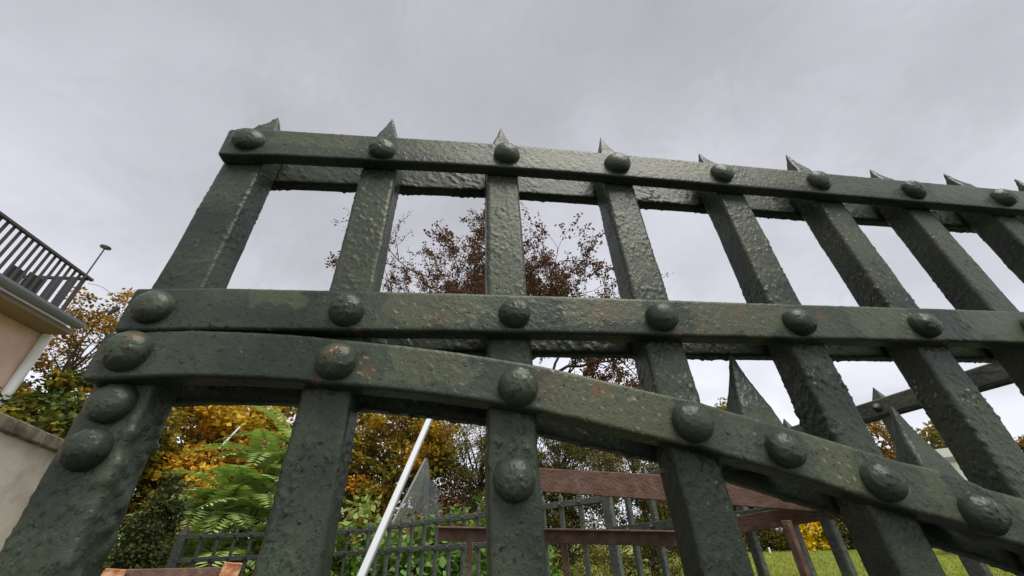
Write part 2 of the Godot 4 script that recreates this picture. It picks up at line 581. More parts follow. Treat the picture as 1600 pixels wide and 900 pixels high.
func build_gate() -> void:
	var gate := base("iron_gate", Vector3.ZERO, "dark green painted iron gate with riveted double rails, square bars and spikes", "gate")
	var zf := -0.015          # front of the bars
	var bw := 0.041
	var bd := 0.032
	var xs := [-0.006, 0.1455, 0.298, 0.4535, 0.6145, 0.769, 0.914, 1.068, 1.216, 1.362]
	var tipy := [0.492, 0.512, 0.513, 0.512, 0.494, 0.511, 0.492, 0.498, 0.5, 0.505]
	var tipx := [0.0, -0.003, 0.002, 0.001, -0.003, 0.002, 0.003, -0.002, 0.0, 0.0]
	var top_x := [-0.0285, 0.03, 0.3, 0.6, 0.92, 1.39]
	var top_y := [0.396, 0.402, 0.411, 0.409, 0.4055, 0.403]
	var mid_x := [-0.026, 0.04, 0.3, 0.6, 0.78, 1.39]
	var mid_y := [0.1725, 0.176, 0.1795, 0.18, 0.181, 0.182]
	var cur_x := [-0.0285, 0.045, 0.145, 0.3, 0.455, 0.53, 0.615, 0.69, 0.9, 1.1, 1.39]
	var cur_y := [0.131, 0.1345, 0.1295, 0.111, 0.077, 0.0545, 0.028, 0.0035, -0.075, -0.16, -0.29]
	# repairs brushed on between the rivets
	var patch_top := []
	var patch_mid := []
	var patch_cur := []
	rng.seed = 4
	for k in 9:
		var a: float = xs[k]
		var b: float = xs[k + 1]
		patch_top.append([a + 0.026, b - 0.024, 0.398 + H, 0.45 + H, rng.randf_range(0.35, 0.75), 0])
		patch_mid.append([a + rng.randf_range(0.028, 0.05), b - rng.randf_range(0.016, 0.034), 0.15 + H + rng.randf_range(0.0, 0.025), 0.22 + H, rng.randf_range(0.5, 0.85), 0])
	patch_mid[0] = [0.062, 0.118, 0.179 + H, 0.22 + H, 0.7, 0]
	patch_mid.append([0.478, 0.505, 0.1 + H, 0.3 + H, 0.75, 1])
	patch_cur.append([0.194, 0.267, 0.109 + H, 0.146 + H, 0.8, 0])
	patch_cur.append([0.325, 0.437, 0.05 + H, 0.16 + H, 0.85, 0])
	patch_cur.append([0.315, 0.343, 0.09 + H, 0.16 + H, 0.7, 1])
	patch_cur.append([0.477, 0.506, 0.0 + H, 0.16 + H, 0.7, 2])
	patch_cur.append([0.549, 0.59, -0.1 + H, 0.16 + H, 0.8, 0])
	patch_cur.append([0.64, 0.663, -0.1 + H, 0.16 + H, 0.7, 0])
	patch_cur.append([0.71, 1.3, -0.4 + H, 0.16 + H, 0.6, 0])
	var spots_mid := [[0.215, 0.173 + H, 0.024, 0, 0.3], [0.232, 0.17 + H, 0.016, 1, 0.3], [0.266, 0.187 + H, 0.02, 0, 0.3], [0.37, 0.187 + H, 0.03, 0, 0.25], [0.39, 0.185 + H, 0.022, 1, 0.28], [0.535, 0.187 + H, 0.012, 1, 0.5], [0.63, 0.187 + H, 0.008, 1, 0.6], [0.74, 0.187 + H, 0.02, 0, 0.4], [0.09, 0.156 + H, 0.012, 0, 0.25]]
	var spots_cur := [[0.176, 0.124 + H, 0.014, 0, 0.75], [0.178, 0.122 + H, 0.012, 1, 0.45], [0.322, 0.128 + H, 0.014, 0, 0.5], [0.345, 0.118 + H, 0.02, 0, 0.35], [0.371, 0.105 + H, 0.011, 1, 0.7], [0.376, 0.109 + H, 0.02, 1, 0.3], [0.4, 0.09 + H, 0.05, 0, 0.22], [0.57, 0.037 + H, 0.02, 0, 0.35], [0.5, 0.068 + H, 0.016, 0, 0.3]]
	for e in [[0.1515, 0.158], [0.4485, 0.161], [0.749, 0.16]]:
		spots_mid.append([e[0] + 0.012, e[1] + H, 0.007, 1, 0.6])
	for e in [[0.152, 0.111], [0.449, 0.062], [0.6, 0.012]]:
		spots_cur.append([e[0] - 0.012, e[1] + H, 0.006, 1, 0.6])
	var spots_top := [[0.19, 0.412 + H, 0.007, 1, 0.7], [0.225, 0.414 + H, 0.009, 1, 0.6], [0.4, 0.42 + H, 0.02, 0, 0.2]]
	# --- rails in front of and behind the bars
	var tr := put("rail", sweep(rail_secs(top_x, top_y, 0.0455, -0.0075, 0.015, 0.002, 0.0005), 0.0024, 22, 7, 0.0005, patch_top, spots_top, 0.05), M.paint, gate)
	var mr := put("rail", sweep(rail_secs(mid_x, mid_y, 0.041, -0.009, 0.018, 0.002, 0.0006), 0.0026, 20, 8, 0.0006, patch_mid, spots_mid, 0.05), M.paint, gate)
	var drip := [[Vector3(0.082, 0.109 + H, -0.012), 0.0035, 0.009]]
	var cr := put("rail", sweep(rail_secs(cur_x, cur_y, 0.0395, -0.0115, 0.023, 0.002, 0.0006), 0.0028, 20, 10, 0.0006, patch_cur, spots_cur, 0.02, drip), M.paint, gate)
	tr.set_meta("label", "straight top rail below the spike tips"); mr.set_meta("label", "straight middle rail with olive repairs"); cr.set_meta("label", "rail that curves down away from the stile")
	var by := []
	for y in top_y: by.append(y + 0.009)
	put("back_rail", sweep(rail_secs(top_x, by, 0.043, -0.0575, 0.015, 0.003, 0.0022), 0.0035, 13, 5, 0.0022, [], [], 0.05), M.paint, gate)
	by = []
	for y in mid_y: by.append(y + 0.004)
	put("back_rail", sweep(rail_secs(mid_x, by, 0.043, -0.0585, 0.016, 0.003, 0.0018), 0.0035, 13, 5, 0.0018, [], [], 0.05), M.paint, gate)
	by = []
	for y in cur_y: by.append(y - 0.003)
	put("back_rail", sweep(rail_secs(cur_x, by, 0.04, -0.0585, 0.016, 0.003, 0.0018), 0.0035, 13, 5, 0.0018, [], [], 0.05), M.paint, gate)
	put("bottom_rail", sweep(rail_secs([-0.03, 0.7, 1.39], [0.25 - H, 0.25 - H, 0.25 - H], 0.05, -0.0075, 0.015, 0.02, 0.0), 0.003, 2, 2, 0.0, [], [], 0.0), M.paint, gate)
	# --- upright bars, each with its spike
	var stile: Node
	for k in xs.size():
		var x: float = xs[k]
		var w := bw + (0.002 if k == 0 else 0.0)
		var patches := []
		if k in [3, 4, 5, 6]:
			patches.append([x - 0.03, x + 0.03, 0.24 + H, 0.34 + H, 0.45, 0])
		if k in [1, 2]:
			patches.append([x - 0.03, x + 0.03, 0.2 + H, 0.37 + H, 0.4, 0])
		var spots := []
		if k == 2:
			spots = [[x + 0.008, 0.36 + H, 0.012, 1, 0.35], [x, 0.3 + H, 0.03, 0, 0.22]]
		elif k in [3, 5]:
			spots = [[x, 0.32 + H, 0.03, 0, 0.25], [x, 0.25 + H, 0.03, 0, 0.2], [x, 0.12 + H, 0.03, 0, 0.18]]
		var amount := 0.0011 if k > 0 else 0.001
		var welds := []
		if k == 0:
			# paint-covered weld beads down the inner edge of the stile
			for q in 34:
				welds.append([Vector3(x + 0.02 + rng.randf_range(-0.004, 0.002), H + 0.1 - q * 0.0052 - rng.randf() * 0.003, zf - rng.randf_range(0.0, 0.03)), rng.randf_range(0.0035, 0.006), rng.randf_range(0.001, 0.0042) * (1.0 if q < 22 else 0.4)])
		var b := put("stile" if k == 0 else "bar", sweep(bar_secs(x, 0.03, 0.425 + H, zf, w, bd, amount, 0.0011 if k == 0 else 0.0019), 0.0038, 22, 17, amount, patches, spots, -0.05, welds), M.paint, gate)
		if k == 0:
			stile = b
		put("spike", sweep(spike_secs(x, 0.4255 + H, tipy[k] + H, zf, w, bd, tipx[k]), 0.003, 9, 8, 0.0008, [], [], 0.1), M.paint, b)
	# --- short spikes standing on the curved rail
	for e in [[0.5235, 0.051, 0.151], [0.679, 0.004, 0.098], [0.83, -0.055, 0.05], [0.98, -0.11, -0.01]]:
		var sp := put("short_spike", sweep(spike_secs(e[0], e[1] + H - 0.006, e[2] + H, -0.0075, 0.058, 0.036, 0.006), 0.004, 12, 8, 0.0009, [], [], 0.15), M.paint, gate)
		sp.set_meta("label", "short spike riveted to the curved rail")
	# --- rivets
	var riv_top := [[0, 0.4], [0.15, 0.401], [0.302, 0.4115], [0.449, 0.4105], [0.5985, 0.409], [0.748, 0.408], [0.901, 0.404], [1.056, 0.403], [1.2, 0.402], [1.352, 0.401]]
	for k in riv_top.size():
		put("rivet", dome(Vector3(riv_top[k][0], riv_top[k][1] + H, 0.0), 0.0162, 0.0125, Vector2(0, 0), 0.02, k), M.paint, tr)
	var riv_mid := [[-0.003, 0.174], [0.1515, 0.1755], [0.3015, 0.1775], [0.4485, 0.1785], [0.5985, 0.1775], [0.749, 0.1775], [0.9, 0.178], [1.05, 0.178], [1.2, 0.178], [1.35, 0.178]]
	for k in riv_mid.size():
		var sp := []
		put("rivet", dome(Vector3(riv_mid[k][0], riv_mid[k][1] + H, 0.0), 0.0154, 0.0135, Vector2(0.0, 0.0), 0.02, k + 20, sp), M.paint, mr)
	var riv_cur := [[-0.003, 0.134], [0.152, 0.1275], [0.302, 0.1075], [0.449, 0.0775], [0.5245, 0.0555], [0.6, 0.0295], [0.675, 0.004], [0.752, -0.022], [0.83, -0.05], [0.905, -0.078], [1.054, -0.14], [1.2, -0.204]]
	for k in riv_cur.size():
		var sp := []
		if k == 0:
			sp = [[0.003, 0.142 + H, 0.008, 1, 0.8]]
		elif k == 1:
			sp = [[0.152, 0.132 + H, 0.012, 1, 0.45], [0.152, 0.134 + H, 0.006, 0, 0.6]]
		elif k == 2:
			sp = [[0.308, 0.117 + H, 0.01, 0, 0.75]]
		elif k == 6:
			sp = [[0.67, 0.009 + H, 0.012, 0, 0.4]]
		put("rivet", dome(Vector3(riv_cur[k][0], riv_cur[k][1] + H, 0.0), 0.0163, 0.014, Vector2(0.0, 0.0), 0.02, k + 40, sp), M.paint, cr)
	for e in [[-0.0055, 0.0985], [-0.0058, 0.0652]]:
		put("rivet", dome(Vector3(e[0], e[1] + H, zf + 0.001), 0.0148, 0.013, Vector2(0, 0), 0.02, 70 + int(e[1] * 100)), M.paint, stile)
	var br := put("rivet", dome(Vector3(0.298, 0.0405 + H, zf), 0.0176, 0.013, Vector2(0, 0), 0.0, 90), M.paint, gate)
	br.set_meta("label", "big rivet head on the face of a bar below the curved rail")

# ---------------------------------------------------------------- plants
func pick(pal: Array) -> Color:
	# palette: [colour, weight]
	var sum := 0.0
	for e in pal: sum += e[1]
	var t := rng.randf() * sum
	for e in pal:
		t -= e[1]
		if t <= 0.0:
			var c: Color = e[0]
			var s := rng.randf_range(0.7, 1.3) * 1.45
			return Color(c.r * s, c.g * s * rng.randf_range(0.9, 1.1), c.b * s)
	return pal[0][0]

func rand_dir() -> Vector3:
	var z := rng.randf_range(-1, 1)
	var a := rng.randf() * TAU
	var r := sqrt(1.0 - z * z)
	return Vector3(r * cos(a), z, r * sin(a))

func scatter(mb: Builder, at: Vector3, rad: Vector3, count: int, size: float, pal: Array, wide := 0.6) -> void:
	var own := pick(pal)
	for k in count:
		var d := rand_dir() * pow(rng.randf(), 0.45)
		var p := at + d * rad
		var col := pick(pal).lerp(own, 0.5)
		var dirn := (rand_dir() + Vector3(0, -0.35, 0) + d * 0.5).normalized()
		var side := dirn.cross(rand_dir() * 0.6 + Vector3(0, 1, 0)).normalized()
		var s := size * rng.randf_range(0.65, 1.3)
		mb.leaf(p, dirn, side, s, s * wide, col)

func limb(mb: Builder, a: Vector3, b: Vector3, ra: float, rb: float, bend: float, sides := 6, seg := 5) -> Array:
	var pts := []
	var rad := []
	var o := rand_dir() * bend * a.distance_to(b)
	for k in seg + 1:
		var t := float(k) / seg
		pts.append(a.lerp(b, t) + o * sin(t * PI) + (rand_dir() * bend * 0.12 * a.distance_to(b) if k > 0 and k < seg else Vector3.ZERO))
		rad.append(lerpf(ra, rb, t))
	mb.tube(pts, rad, sides, Color(1, 1, 1))
	return pts

# crown built from clumps of leaves carried on limbs; lobes: [centre offset, radii, clumps]
func clump_tree(called: String, label: String, category: String, group: String, at: Vector3, height: float, trunk_r: float, lobes: Array, per: int, clump_r: float, size: float, pal: Array, s: int, wide := 0.6, skirt := 0) -> Node3D:
	rng.seed = s
	var t := base(called, at, label, category, group)
	var wood := Builder.new()
	var leaves := Builder.new()
	var fork := Vector3(0, height * 0.38, 0)
	var spine := limb(wood, Vector3(0, -0.1, 0), fork, trunk_r, trunk_r * 0.7, 0.04, 9)
	var all := lobes.duplicate()
	if skirt > 0:
		# leafy shoots round the foot
		var wide_r: Vector3 = lobes[0][1]
		all.append([Vector3(0, height * 0.2, 0.1), Vector3(wide_r.x * 0.95, height * 0.2, wide_r.z * 0.8), skirt])
	for lb in all:
		var cen: Vector3 = lb[0]
		var rad: Vector3 = lb[1]
		var hub: Vector3 = cen - Vector3(0, rad.y * 0.55, 0)
		limb(wood, fork, hub, trunk_r * 0.62, trunk_r * 0.4, 0.1, 7)
		limb(wood, hub, cen + Vector3(0, rad.y * 0.7, 0), trunk_r * 0.4, trunk_r * 0.08, 0.1, 6)
		for k in int(lb[2]):
			var d := rand_dir() * pow(rng.randf(), 0.3)
			var p: Vector3 = cen + d * rad
			if k % 3 == 0:
				limb(wood, hub.lerp(cen, rng.randf()), p, trunk_r * 0.2, trunk_r * 0.03, 0.16, 4, 4)
			var cr := clump_r * rng.randf_range(0.5, 1.35)
			scatter(leaves, p, Vector3(cr, cr * 0.62, cr) * 1.12, int(per * 1.6 * rng.randf_range(0.5, 1.4)), size, pal, wide)
	put("trunk", wood.mesh(), M.bark, t)
	put("crown", leaves.mesh(), M.leaf, t)
	return t

func grow(wood: Builder, leaves: Builder, p: Vector3, d: Vector3, length: float, r: float, depth: int, size: float, pal: Array, dens: float) -> void:
	if p.y > 8.35 + 0.4 * sin(p.x * 5.0):
		return
	var pts := [p]
	var rad := [r]
	var q := p
	var dd := d
	var seg := 4
	for k in seg:
		dd = (dd + rand_dir() * 0.28 + Vector3(0, 0.05, 0)).normalized()
		q += dd * length / seg
		pts.append(q)
		rad.append(r * lerpf(1.0, 0.5, float(k + 1) / seg))
	wood.tube(pts, rad, 7 if r > 0.02 else 4, Color(1, 1, 1), depth == 0)
	if depth == 0:
		var own := pick(pal)
		var cnt := int(dens * rng.randf_range(0.25, 1.6))
		for k in cnt:
			var t := rng.randf()
			var at: Vector3 = pts[int(t * seg)].lerp(pts[mini(int(t * seg) + 1, seg)], fmod(t * seg, 1.0)) + rand_dir() * 0.09 * rng.randf()
			var dirn := (rand_dir() + Vector3(0, -0.3, 0)).normalized()
			leaves.leaf(at, dirn, dirn.cross(rand_dir()).normalized(), size * rng.randf_range(0.6, 1.3), size * 0.65, pick(pal).lerp(own, 0.4))
		return
	var kids := 3 if depth > 1 else 4
	for k in kids:
		var t := 0.45 + 0.55 * float(k + 1) / kids
		var at: Vector3 = pts[mini(int(t * seg), seg)]
		var side := rand_dir()
		side = (side - dd * side.dot(dd)).normalized()
		grow(wood, leaves, at, (dd * 0.75 + side * rng.randf_range(0.5, 1.0)).normalized(), length * rng.randf_range(0.6, 0.82), r * 0.52, depth - 1, size, pal, dens)

func frond_mesh(length: float, droop: float, pairs: int, pal: Array) -> ArrayMesh:
	# a feathered leaf: arched midrib along +z with paired narrow leaflets
	var mb := Builder.new()
	var pts := []
	var rad := []
	var c0 := Color(0.12, 0.14, 0.05)
	for k in 13:
		var t := k / 12.0
		pts.append(Vector3(0, 0.16 * length * sin(t * PI * 0.8) - droop * length * t * t, length * t))
		rad.append(lerpf(0.004, 0.0012, t))
	mb.tube(pts, rad, 4, c0)
	var own := pick(pal)
	for k in pairs:
		var t := 0.14 + 0.86 * float(k) / pairs
		var f := t * 12.0
		var at: Vector3 = pts[int(f)].lerp(pts[mini(int(f) + 1, 12)], fmod(f, 1.0))
		var fwd: Vector3 = (pts[mini(int(f) + 1, 12)] - pts[int(f)]).normalized()
		var ll := length * 0.25 * sin(PI * clampf(0.18 + t * 0.74, 0.0, 1.0)) * rng.randf_range(0.85, 1.1)
		for s in [-1.0, 1.0]:
			var dirn: Vector3 = (Vector3(s, -0.22 + rng.randf_range(-0.12, 0.1), 0) + fwd * 0.42).normalized()
			var side: Vector3 = (fwd - dirn * fwd.dot(dirn)).normalized() * s
			mb.leaf(at, dirn, side, ll, ll * 0.27, pick(pal).lerp(own, 0.6))
	return mb.mesh()

func frond_shrub(at: Vector3, tips: Array, pal: Array, label: String, s: int) -> void:
	rng.seed = s
	var t := base("feathery_shrub", at, label, "shrub", "feathery shrubs behind the low railing")
	var kinds := []
	for k in 6:
		kinds.append(frond_mesh(rng.randf_range(0.75, 1.05), rng.randf_range(0.15, 0.4), 17, pal))
	var wood := Builder.new()
	for tip in tips:
		var top: Vector3 = tip[0]
		limb(wood, Vector3(rng.randf_range(-0.1, 0.1), -0.05, rng.randf_range(-0.1, 0.1)), top, 0.02, 0.008, 0.06, 6)
		var n: int = tip[1]
		for k in n:
			var a := TAU * k * 0.382 + rng.randf() * 0.5
			var up := rng.randf_range(-0.15, 0.75)
			var o := put("frond", kinds[rng.randi() % 6], M.leaf, t, top - Vector3(0, 0.55 * rng.randf() * float(k) / n + 0.02, 0))
			var fwd := Vector3(cos(a), up, sin(a)).normalized()
			o.basis = Basis.looking_at(-fwd, Vector3.UP)
	put("stem", wood.mesh(), M.bark, t)

func bush(called: String, label: String, category: String, group: String, at: Vector3, rad: Vector3, clumps: int, per: int, clump_r: float, size: float, pal: Array, s: int, wide := 0.7) -> void:
	rng.seed = s
	var t := base(called, at, label, category, group)
	var wood := Builder.new()
	var leaves := Builder.new()
	for k in clumps:
		var d := rand_dir()
		d.y = absf(d.y) if rng.randf() < 0.85 else d.y * 0.2
		d *= pow(rng.randf(), 0.3)
		var p := Vector3(0, rad.y * 0.12, 0) + d * rad * Vector3(1, 0.88, 1)
		if k % 4 == 0:
			limb(wood, Vector3(d.x * 0.15, 0, d.z * 0.15), p, 0.014, 0.004, 0.12, 4, 4)
		scatter(leaves, p, Vector3.ONE * clump_r * rng.randf_range(0.6, 1.3), per, size, pal, wide)
	put("stem", wood.mesh(), M.bark, t)
	var fo := put("foliage", leaves.mesh(), M.leaf, t)
	fo.set_meta("kind", "stuff")

func build_plants() -> void:
	var red := [[Color(0.085, 0.024, 0.018), 4], [Color(0.12, 0.035, 0.022), 2.5], [Color(0.06, 0.042, 0.018), 3], [Color(0.08, 0.07, 0.022), 2.5]]
	var orange := [[Color(0.5, 0.24, 0.025), 2.5], [Color(0.52, 0.33, 0.035), 3], [Color(0.24, 0.18, 0.03), 2], [Color(0.12, 0.12, 0.03), 2]]
	var mixed := [[Color(0.11, 0.12, 0.025), 4], [Color(0.48, 0.27, 0.03), 2.2], [Color(0.24, 0.19, 0.035), 2], [Color(0.55, 0.24, 0.02), 1.2]]
	var olive := [[Color(0.1, 0.095, 0.03), 4], [Color(0.075, 0.085, 0.025), 3], [Color(0.16, 0.12, 0.035), 2], [Color(0.1, 0.05, 0.025), 1.2]]
	var brown := [[Color(0.2, 0.1, 0.03), 3], [Color(0.3, 0.15, 0.03), 2], [Color(0.1, 0.09, 0.03), 3], [Color(0.4, 0.25, 0.04), 1]]
	var deep := [[Color(0.05, 0.075, 0.018), 4], [Color(0.09, 0.11, 0.025), 2], [Color(0.36, 0.25, 0.03), 1.3]]
	var green := [[Color(0.26, 0.34, 0.12), 4], [Color(0.34, 0.41, 0.16), 2], [Color(0.2, 0.27, 0.09), 2], [Color(0.36, 0.38, 0.12), 0.5]]
	var ivy := [[Color(0.09, 0.17, 0.035), 4], [Color(0.14, 0.23, 0.055), 3], [Color(0.055, 0.1, 0.022), 2], [Color(0.2, 0.26, 0.09), 0.7]]
	var box := [[Color(0.045, 0.058, 0.02), 4], [Color(0.075, 0.08, 0.028), 2], [Color(0.035, 0.04, 0.016), 2]]
	var far := [[Color(0.16, 0.13, 0.03), 3], [Color(0.12, 0.13, 0.03), 3], [Color(0.3, 0.2, 0.03), 1]]
	var yellow := [[Color(0.75, 0.5, 0.02), 4], [Color(0.6, 0.42, 0.03), 2], [Color(0.3, 0.28, 0.04), 1]]
	# the thin dark red tree whose top shows between the upper bars
	rng.seed = 12
	var t := base("hawthorn_tree", pol(5.5, 7.6), "sparse tree with small dark red leaves and thin twigs against the sky", "tree")
	var wood := Builder.new()
	var leaves := Builder.new()
	limb(wood, Vector3(0, -0.1, 0), Vector3(0.05, 4.5, 0.0), 0.13, 0.08, 0.02, 10)
	var starts := [[Vector3(-0.9, 0.55, 0.1), 1.6], [Vector3(-0.55, 0.9, 0.25), 1.6], [Vector3(-0.1, 1, -0.3), 1.5], [Vector3(0.35, 1, 0.2), 1.5], [Vector3(0.75, 0.7, -0.1), 1.6], [Vector3(-0.2, 0.8, -0.6), 1.6], [Vector3(1.0, 0.25, 0.35), 1.5], [Vector3(-0.7, 0.8, 0.5), 1.6], [Vector3(0.8, 0.9, 0.4), 1.5], [Vector3(1.0, 0.0, 0.0), 1.4]]
	for e in starts:
		grow(wood, leaves, Vector3(0.05, 3.5 + rng.randf() * 0.9, 0), e[0].normalized(), e[1], 0.06, 5, 0.054, red, 30.0)
	# one thin branch reaching out to the left
	grow(wood, leaves, Vector3(-1.5, 6.6, 0.2), Vector3(-1.0, 0.1, 0.1).normalized(), 1.1, 0.02, 2, 0.05, red, 16.0)
	put("trunk", wood.mesh(), M.bark, t)
	put("crown", leaves.mesh(), M.leaf, t)
	# autumn trees beyond the low railing
	clump_tree("maple_tree", "bright orange and yellow maple beside the dark clipped bush", "tree", "autumn trees beyond the low railing", pol(-30, 12.5), 5.0, 0.14, [[Vector3(0, 3.5, 0), Vector3(1.4, 1.7, 1.2), 130], [Vector3(0.9, 2.3, 0.3), Vector3(1.1, 1.2, 1.0), 50]], 70, 0.34, 0.125, orange, 101, 0.85, 70)
	clump_tree("maple_tree", "yellow green maple with orange tufts behind the feathery shrub", "tree", "autumn trees beyond the low railing", pol(-20.5, 14.0), 5.2, 0.13, [[Vector3(0, 3.7, 0), Vector3(1.8, 2.0, 1.4), 180]], 70, 0.36, 0.12, mixed, 102, 0.85, 70)
	clump_tree("maple_tree", "olive maple with orange tufts behind the leaning white pole", "tree", "autumn trees beyond the low railing", pol(-8.5, 13.0), 5.9, 0.15, [[Vector3(0, 3.4, 0), Vector3(1.9, 2.2, 1.5), 220], [Vector3(0.2, 1.5, 0.4), Vector3(1.5, 0.9, 1.0), 60]], 70, 0.36, 0.11, mixed, 103, 0.85, 30)
	clump_tree("thorn_tree", "olive brown small leaved tree right of the orange tufted maple", "tree", "autumn trees beyond the low railing", pol(3.0, 13.5), 5.6, 0.13, [[Vector3(0, 3.4, 0), Vector3(1.8, 2.0, 1.5), 230], [Vector3(0, 1.4, 0.2), Vector3(1.5, 0.9, 1.0), 50]], 110, 0.36, 0.07, olive, 104, 0.6, 30)
	clump_tree("thorn_tree", "dark olive small leaved tree above the rusty beam", "tree", "autumn trees beyond the low railing", pol(14.0, 14.5), 5.4, 0.15, [[Vector3(0, 3.3, 0), Vector3(2.1, 1.8, 1.6), 240], [Vector3(-0.4, 1.6, 0.2), Vector3(1.3, 0.8, 1.0), 30]], 110, 0.36, 0.075, olive, 105, 0.6, 60)
	clump_tree("thorn_tree", "olive tree with bare dark stems above the end of the rusty beam", "tree", "autumn trees beyond the low railing", pol(24.0, 16.5), 4.9, 0.16, [[Vector3(0, 3.2, 0), Vector3(2.2, 1.6, 1.6), 190]], 90, 0.36, 0.085, olive, 106, 0.6, 60)
	# tree beside the house
	clump_tree("birch_tree", "thin topped orange brown tree beside the house with the roof railing", "tree", "", pol(-42.5, 15.5), 8.2, 0.15, [[Vector3(-0.2, 6.0, 0), Vector3(1.4, 2.5, 1.2), 100], [Vector3(0.2, 3.9, 0.2), Vector3(1.5, 1.0, 1.2), 60]], 52, 0.3, 0.1, brown, 107, 0.7)
	clump_tree("maple_tree", "dark green and yellow tree behind the cream boundary wall", "tree", "", pol(-42.0, 12.0), 4.9, 0.13, [[Vector3(0, 3.3, 0), Vector3(1.8, 1.4, 1.3), 130]], 70, 0.34, 0.12, deep, 108, 0.8, 60)
	clump_tree("maple_tree", "dark green leafy tree between the gate stile and the orange maple", "tree", "", pol(-35.5, 12.5), 4.4, 0.13, [[Vector3(0, 2.6, 0), Vector3(1.2, 1.5, 1.2), 80]], 70, 0.34, 0.12, deep, 109, 0.8, 60)
	# the far row behind the lawn
	var row := [[33.0, 43.0, 8.0, 2.5, 0], [36.4, 42.0, 13.3, 2.3, 0], [41.5, 46.0, 6.5, 2.6, 1], [45.5, 44.0, 6.6, 2.8, 0], [49.6, 42.0, 8.4, 2.5, 1], [53.0, 44.0, 8.2, 2.6, 0], [59.0, 43.0, 6.0, 2.8, 1], [64.5, 42.0, 8.0, 3.0, 0], [28.0, 40.0, 7.0, 3.2, 1]]
	var lbl := ["olive tree above the hedge at the far end of the lawn", "tall olive yellow tree rising over the far hedge beside a short spike", "brown and olive tree behind the yellow bush", "low olive tree right of the yellow bush", "rust brown tree over the far end of the second gate leaf", "golden olive tree beside the white building", "low brown tree behind the white building", "olive tree right of the white building", "brown olive tree at the near end of the far hedge"]
	for k in row.size():
		var e: Array = row[k]
		clump_tree("far_tree", lbl[k], "tree", "trees in the far row behind the lawn", pol(e[0], e[1]), e[2], 0.2, [[Vector3(0, e[2] * 0.62, 0), Vector3(e[3], e[2] * 0.36, e[3]), 70], [Vector3(e[3] * 0.3, e[2] * 0.4, 0.3), Vector3(e[3], e[2] * 0.25, e[3]), 30]], 60, 0.75, 0.3, far if e[4] == 0 else brown, 200 + k, 0.7)
	for k in 11:
		var az := 24.0 + k * 2.7
		var lb := "dark olive shrub in the hedge along the far lawn edge"
		var pal := olive if k % 3 else brown
		if k == 6:
			bush("yellow_bush", "bright yellow bush in the hedge at the far lawn edge", "bush", "hedge along the far lawn edge", pol(az, 40.0), Vector3(1.25, 3.3, 1.0), 60, 60, 0.5, 0.22, yellow, 300 + k)
		else:
			bush("hedge_bush", lb, "bush", "hedge along the far lawn edge", pol(az, 41.0), Vector3(1.7, 2.7 + 0.8 * sin(k * 2.3), 1.2), 70, 60, 0.5, 0.2, pal, 300 + k)
	# feathery shrubs behind the low railing
	frond_shrub(pol(-25.2, 6.6), [[Vector3(-0.05, 1.75, 0.1), 11], [Vector3(0.35, 2.35, 0.0), 10], [Vector3(-0.35, 1.95, 0.0), 9], [Vector3(0.1, 1.5, 0.35), 9], [Vector3(0.5, 1.65, 0.2), 9], [Vector3(-0.3, 1.35, 0.3), 8], [Vector3(0.25, 2.6, -0.1), 9], [Vector3(0.0, 2.1, 0.3), 10], [Vector3(0.45, 2.05, 0.3), 10]], green, "tall green feathery leaved shrub behind the low railing by its pointed end post", 401)
	frond_shrub(pol(-20.5, 6.6), [[Vector3(-0.3, 2.45, 0.1), 11], [Vector3(0.1, 1.9, 0.2), 10], [Vector3(0.3, 1.5, 0.1), 9], [Vector3(-0.2, 1.4, 0.4), 9], [Vector3(0.0, 2.75, 0.0), 9], [Vector3(-0.35, 2.0, 0.3), 10]], green, "green feathery leaved shrub arching under the curved rail of the gate", 402)
	# dark clipped bush
	bush("dark_bush", "dark small leaved conical bush at the end of the boundary wall", "bush", "", pol(-31.2, 5.6), Vector3(0.29, 2.15, 0.3), 380, 90, 0.1, 0.036, box, 403, 0.6)
	# thicket
	var th := [[-17.0, 6.3, 1.5], [-13.0, 6.1, 1.72], [-9.5, 6.6, 1.8], [-6.0, 6.0, 1.68], [-2.5, 6.4, 1.85], [1.0, 6.2, 1.95], [4.0, 6.8, 1.9], [7.5, 6.5, 1.75], [10.5, 5.8, 1.5]]
	for k in th.size():
		var e: Array = th[k]
		bush("bramble_bush", "broad leaved green bramble in the thicket behind the low railing", "bush", "brambles behind the low railing", pol(e[0], e[1]), Vector3(0.62, e[2], 0.5), 74, 24, 0.15, 0.105, ivy, 420 + k, 0.85)
	for k in 5:
		bush("bramble_bush", "yellowing bramble at the back of the thicket", "bush", "yellowing brambles at the back of the thicket", pol(-16.0 + k * 5.5, 8.4), Vector3(0.9, 2.1 + 0.25 * sin(k * 1.9), 0.6), 70, 26, 0.2, 0.11, green if k % 2 else mixed, 440 + k, 0.8)
	bush("red_bush", "dark red leaved bush among the brambles right of the corrugated sheet", "bush", "", pol(-0.8, 7.6), Vector3(0.32, 2.35, 0.3), 50, 24, 0.14, 0.08, [[Color(0.13, 0.025, 0.02), 3], [Color(0.09, 0.03, 0.02), 2]], 450, 0.7)
	bush("ivy_plant", "pale variegated plant between the gate stile and the dark bush", "plant", "", pol(-32.6, 7.4), Vector3(0.25, 1.75, 0.25), 40, 14, 0.12, 0.12, [[Color(0.12, 0.18, 0.06), 3], [Color(0.4, 0.42, 0.3), 1], [Color(0.06, 0.1, 0.03), 2]], 451, 0.8)
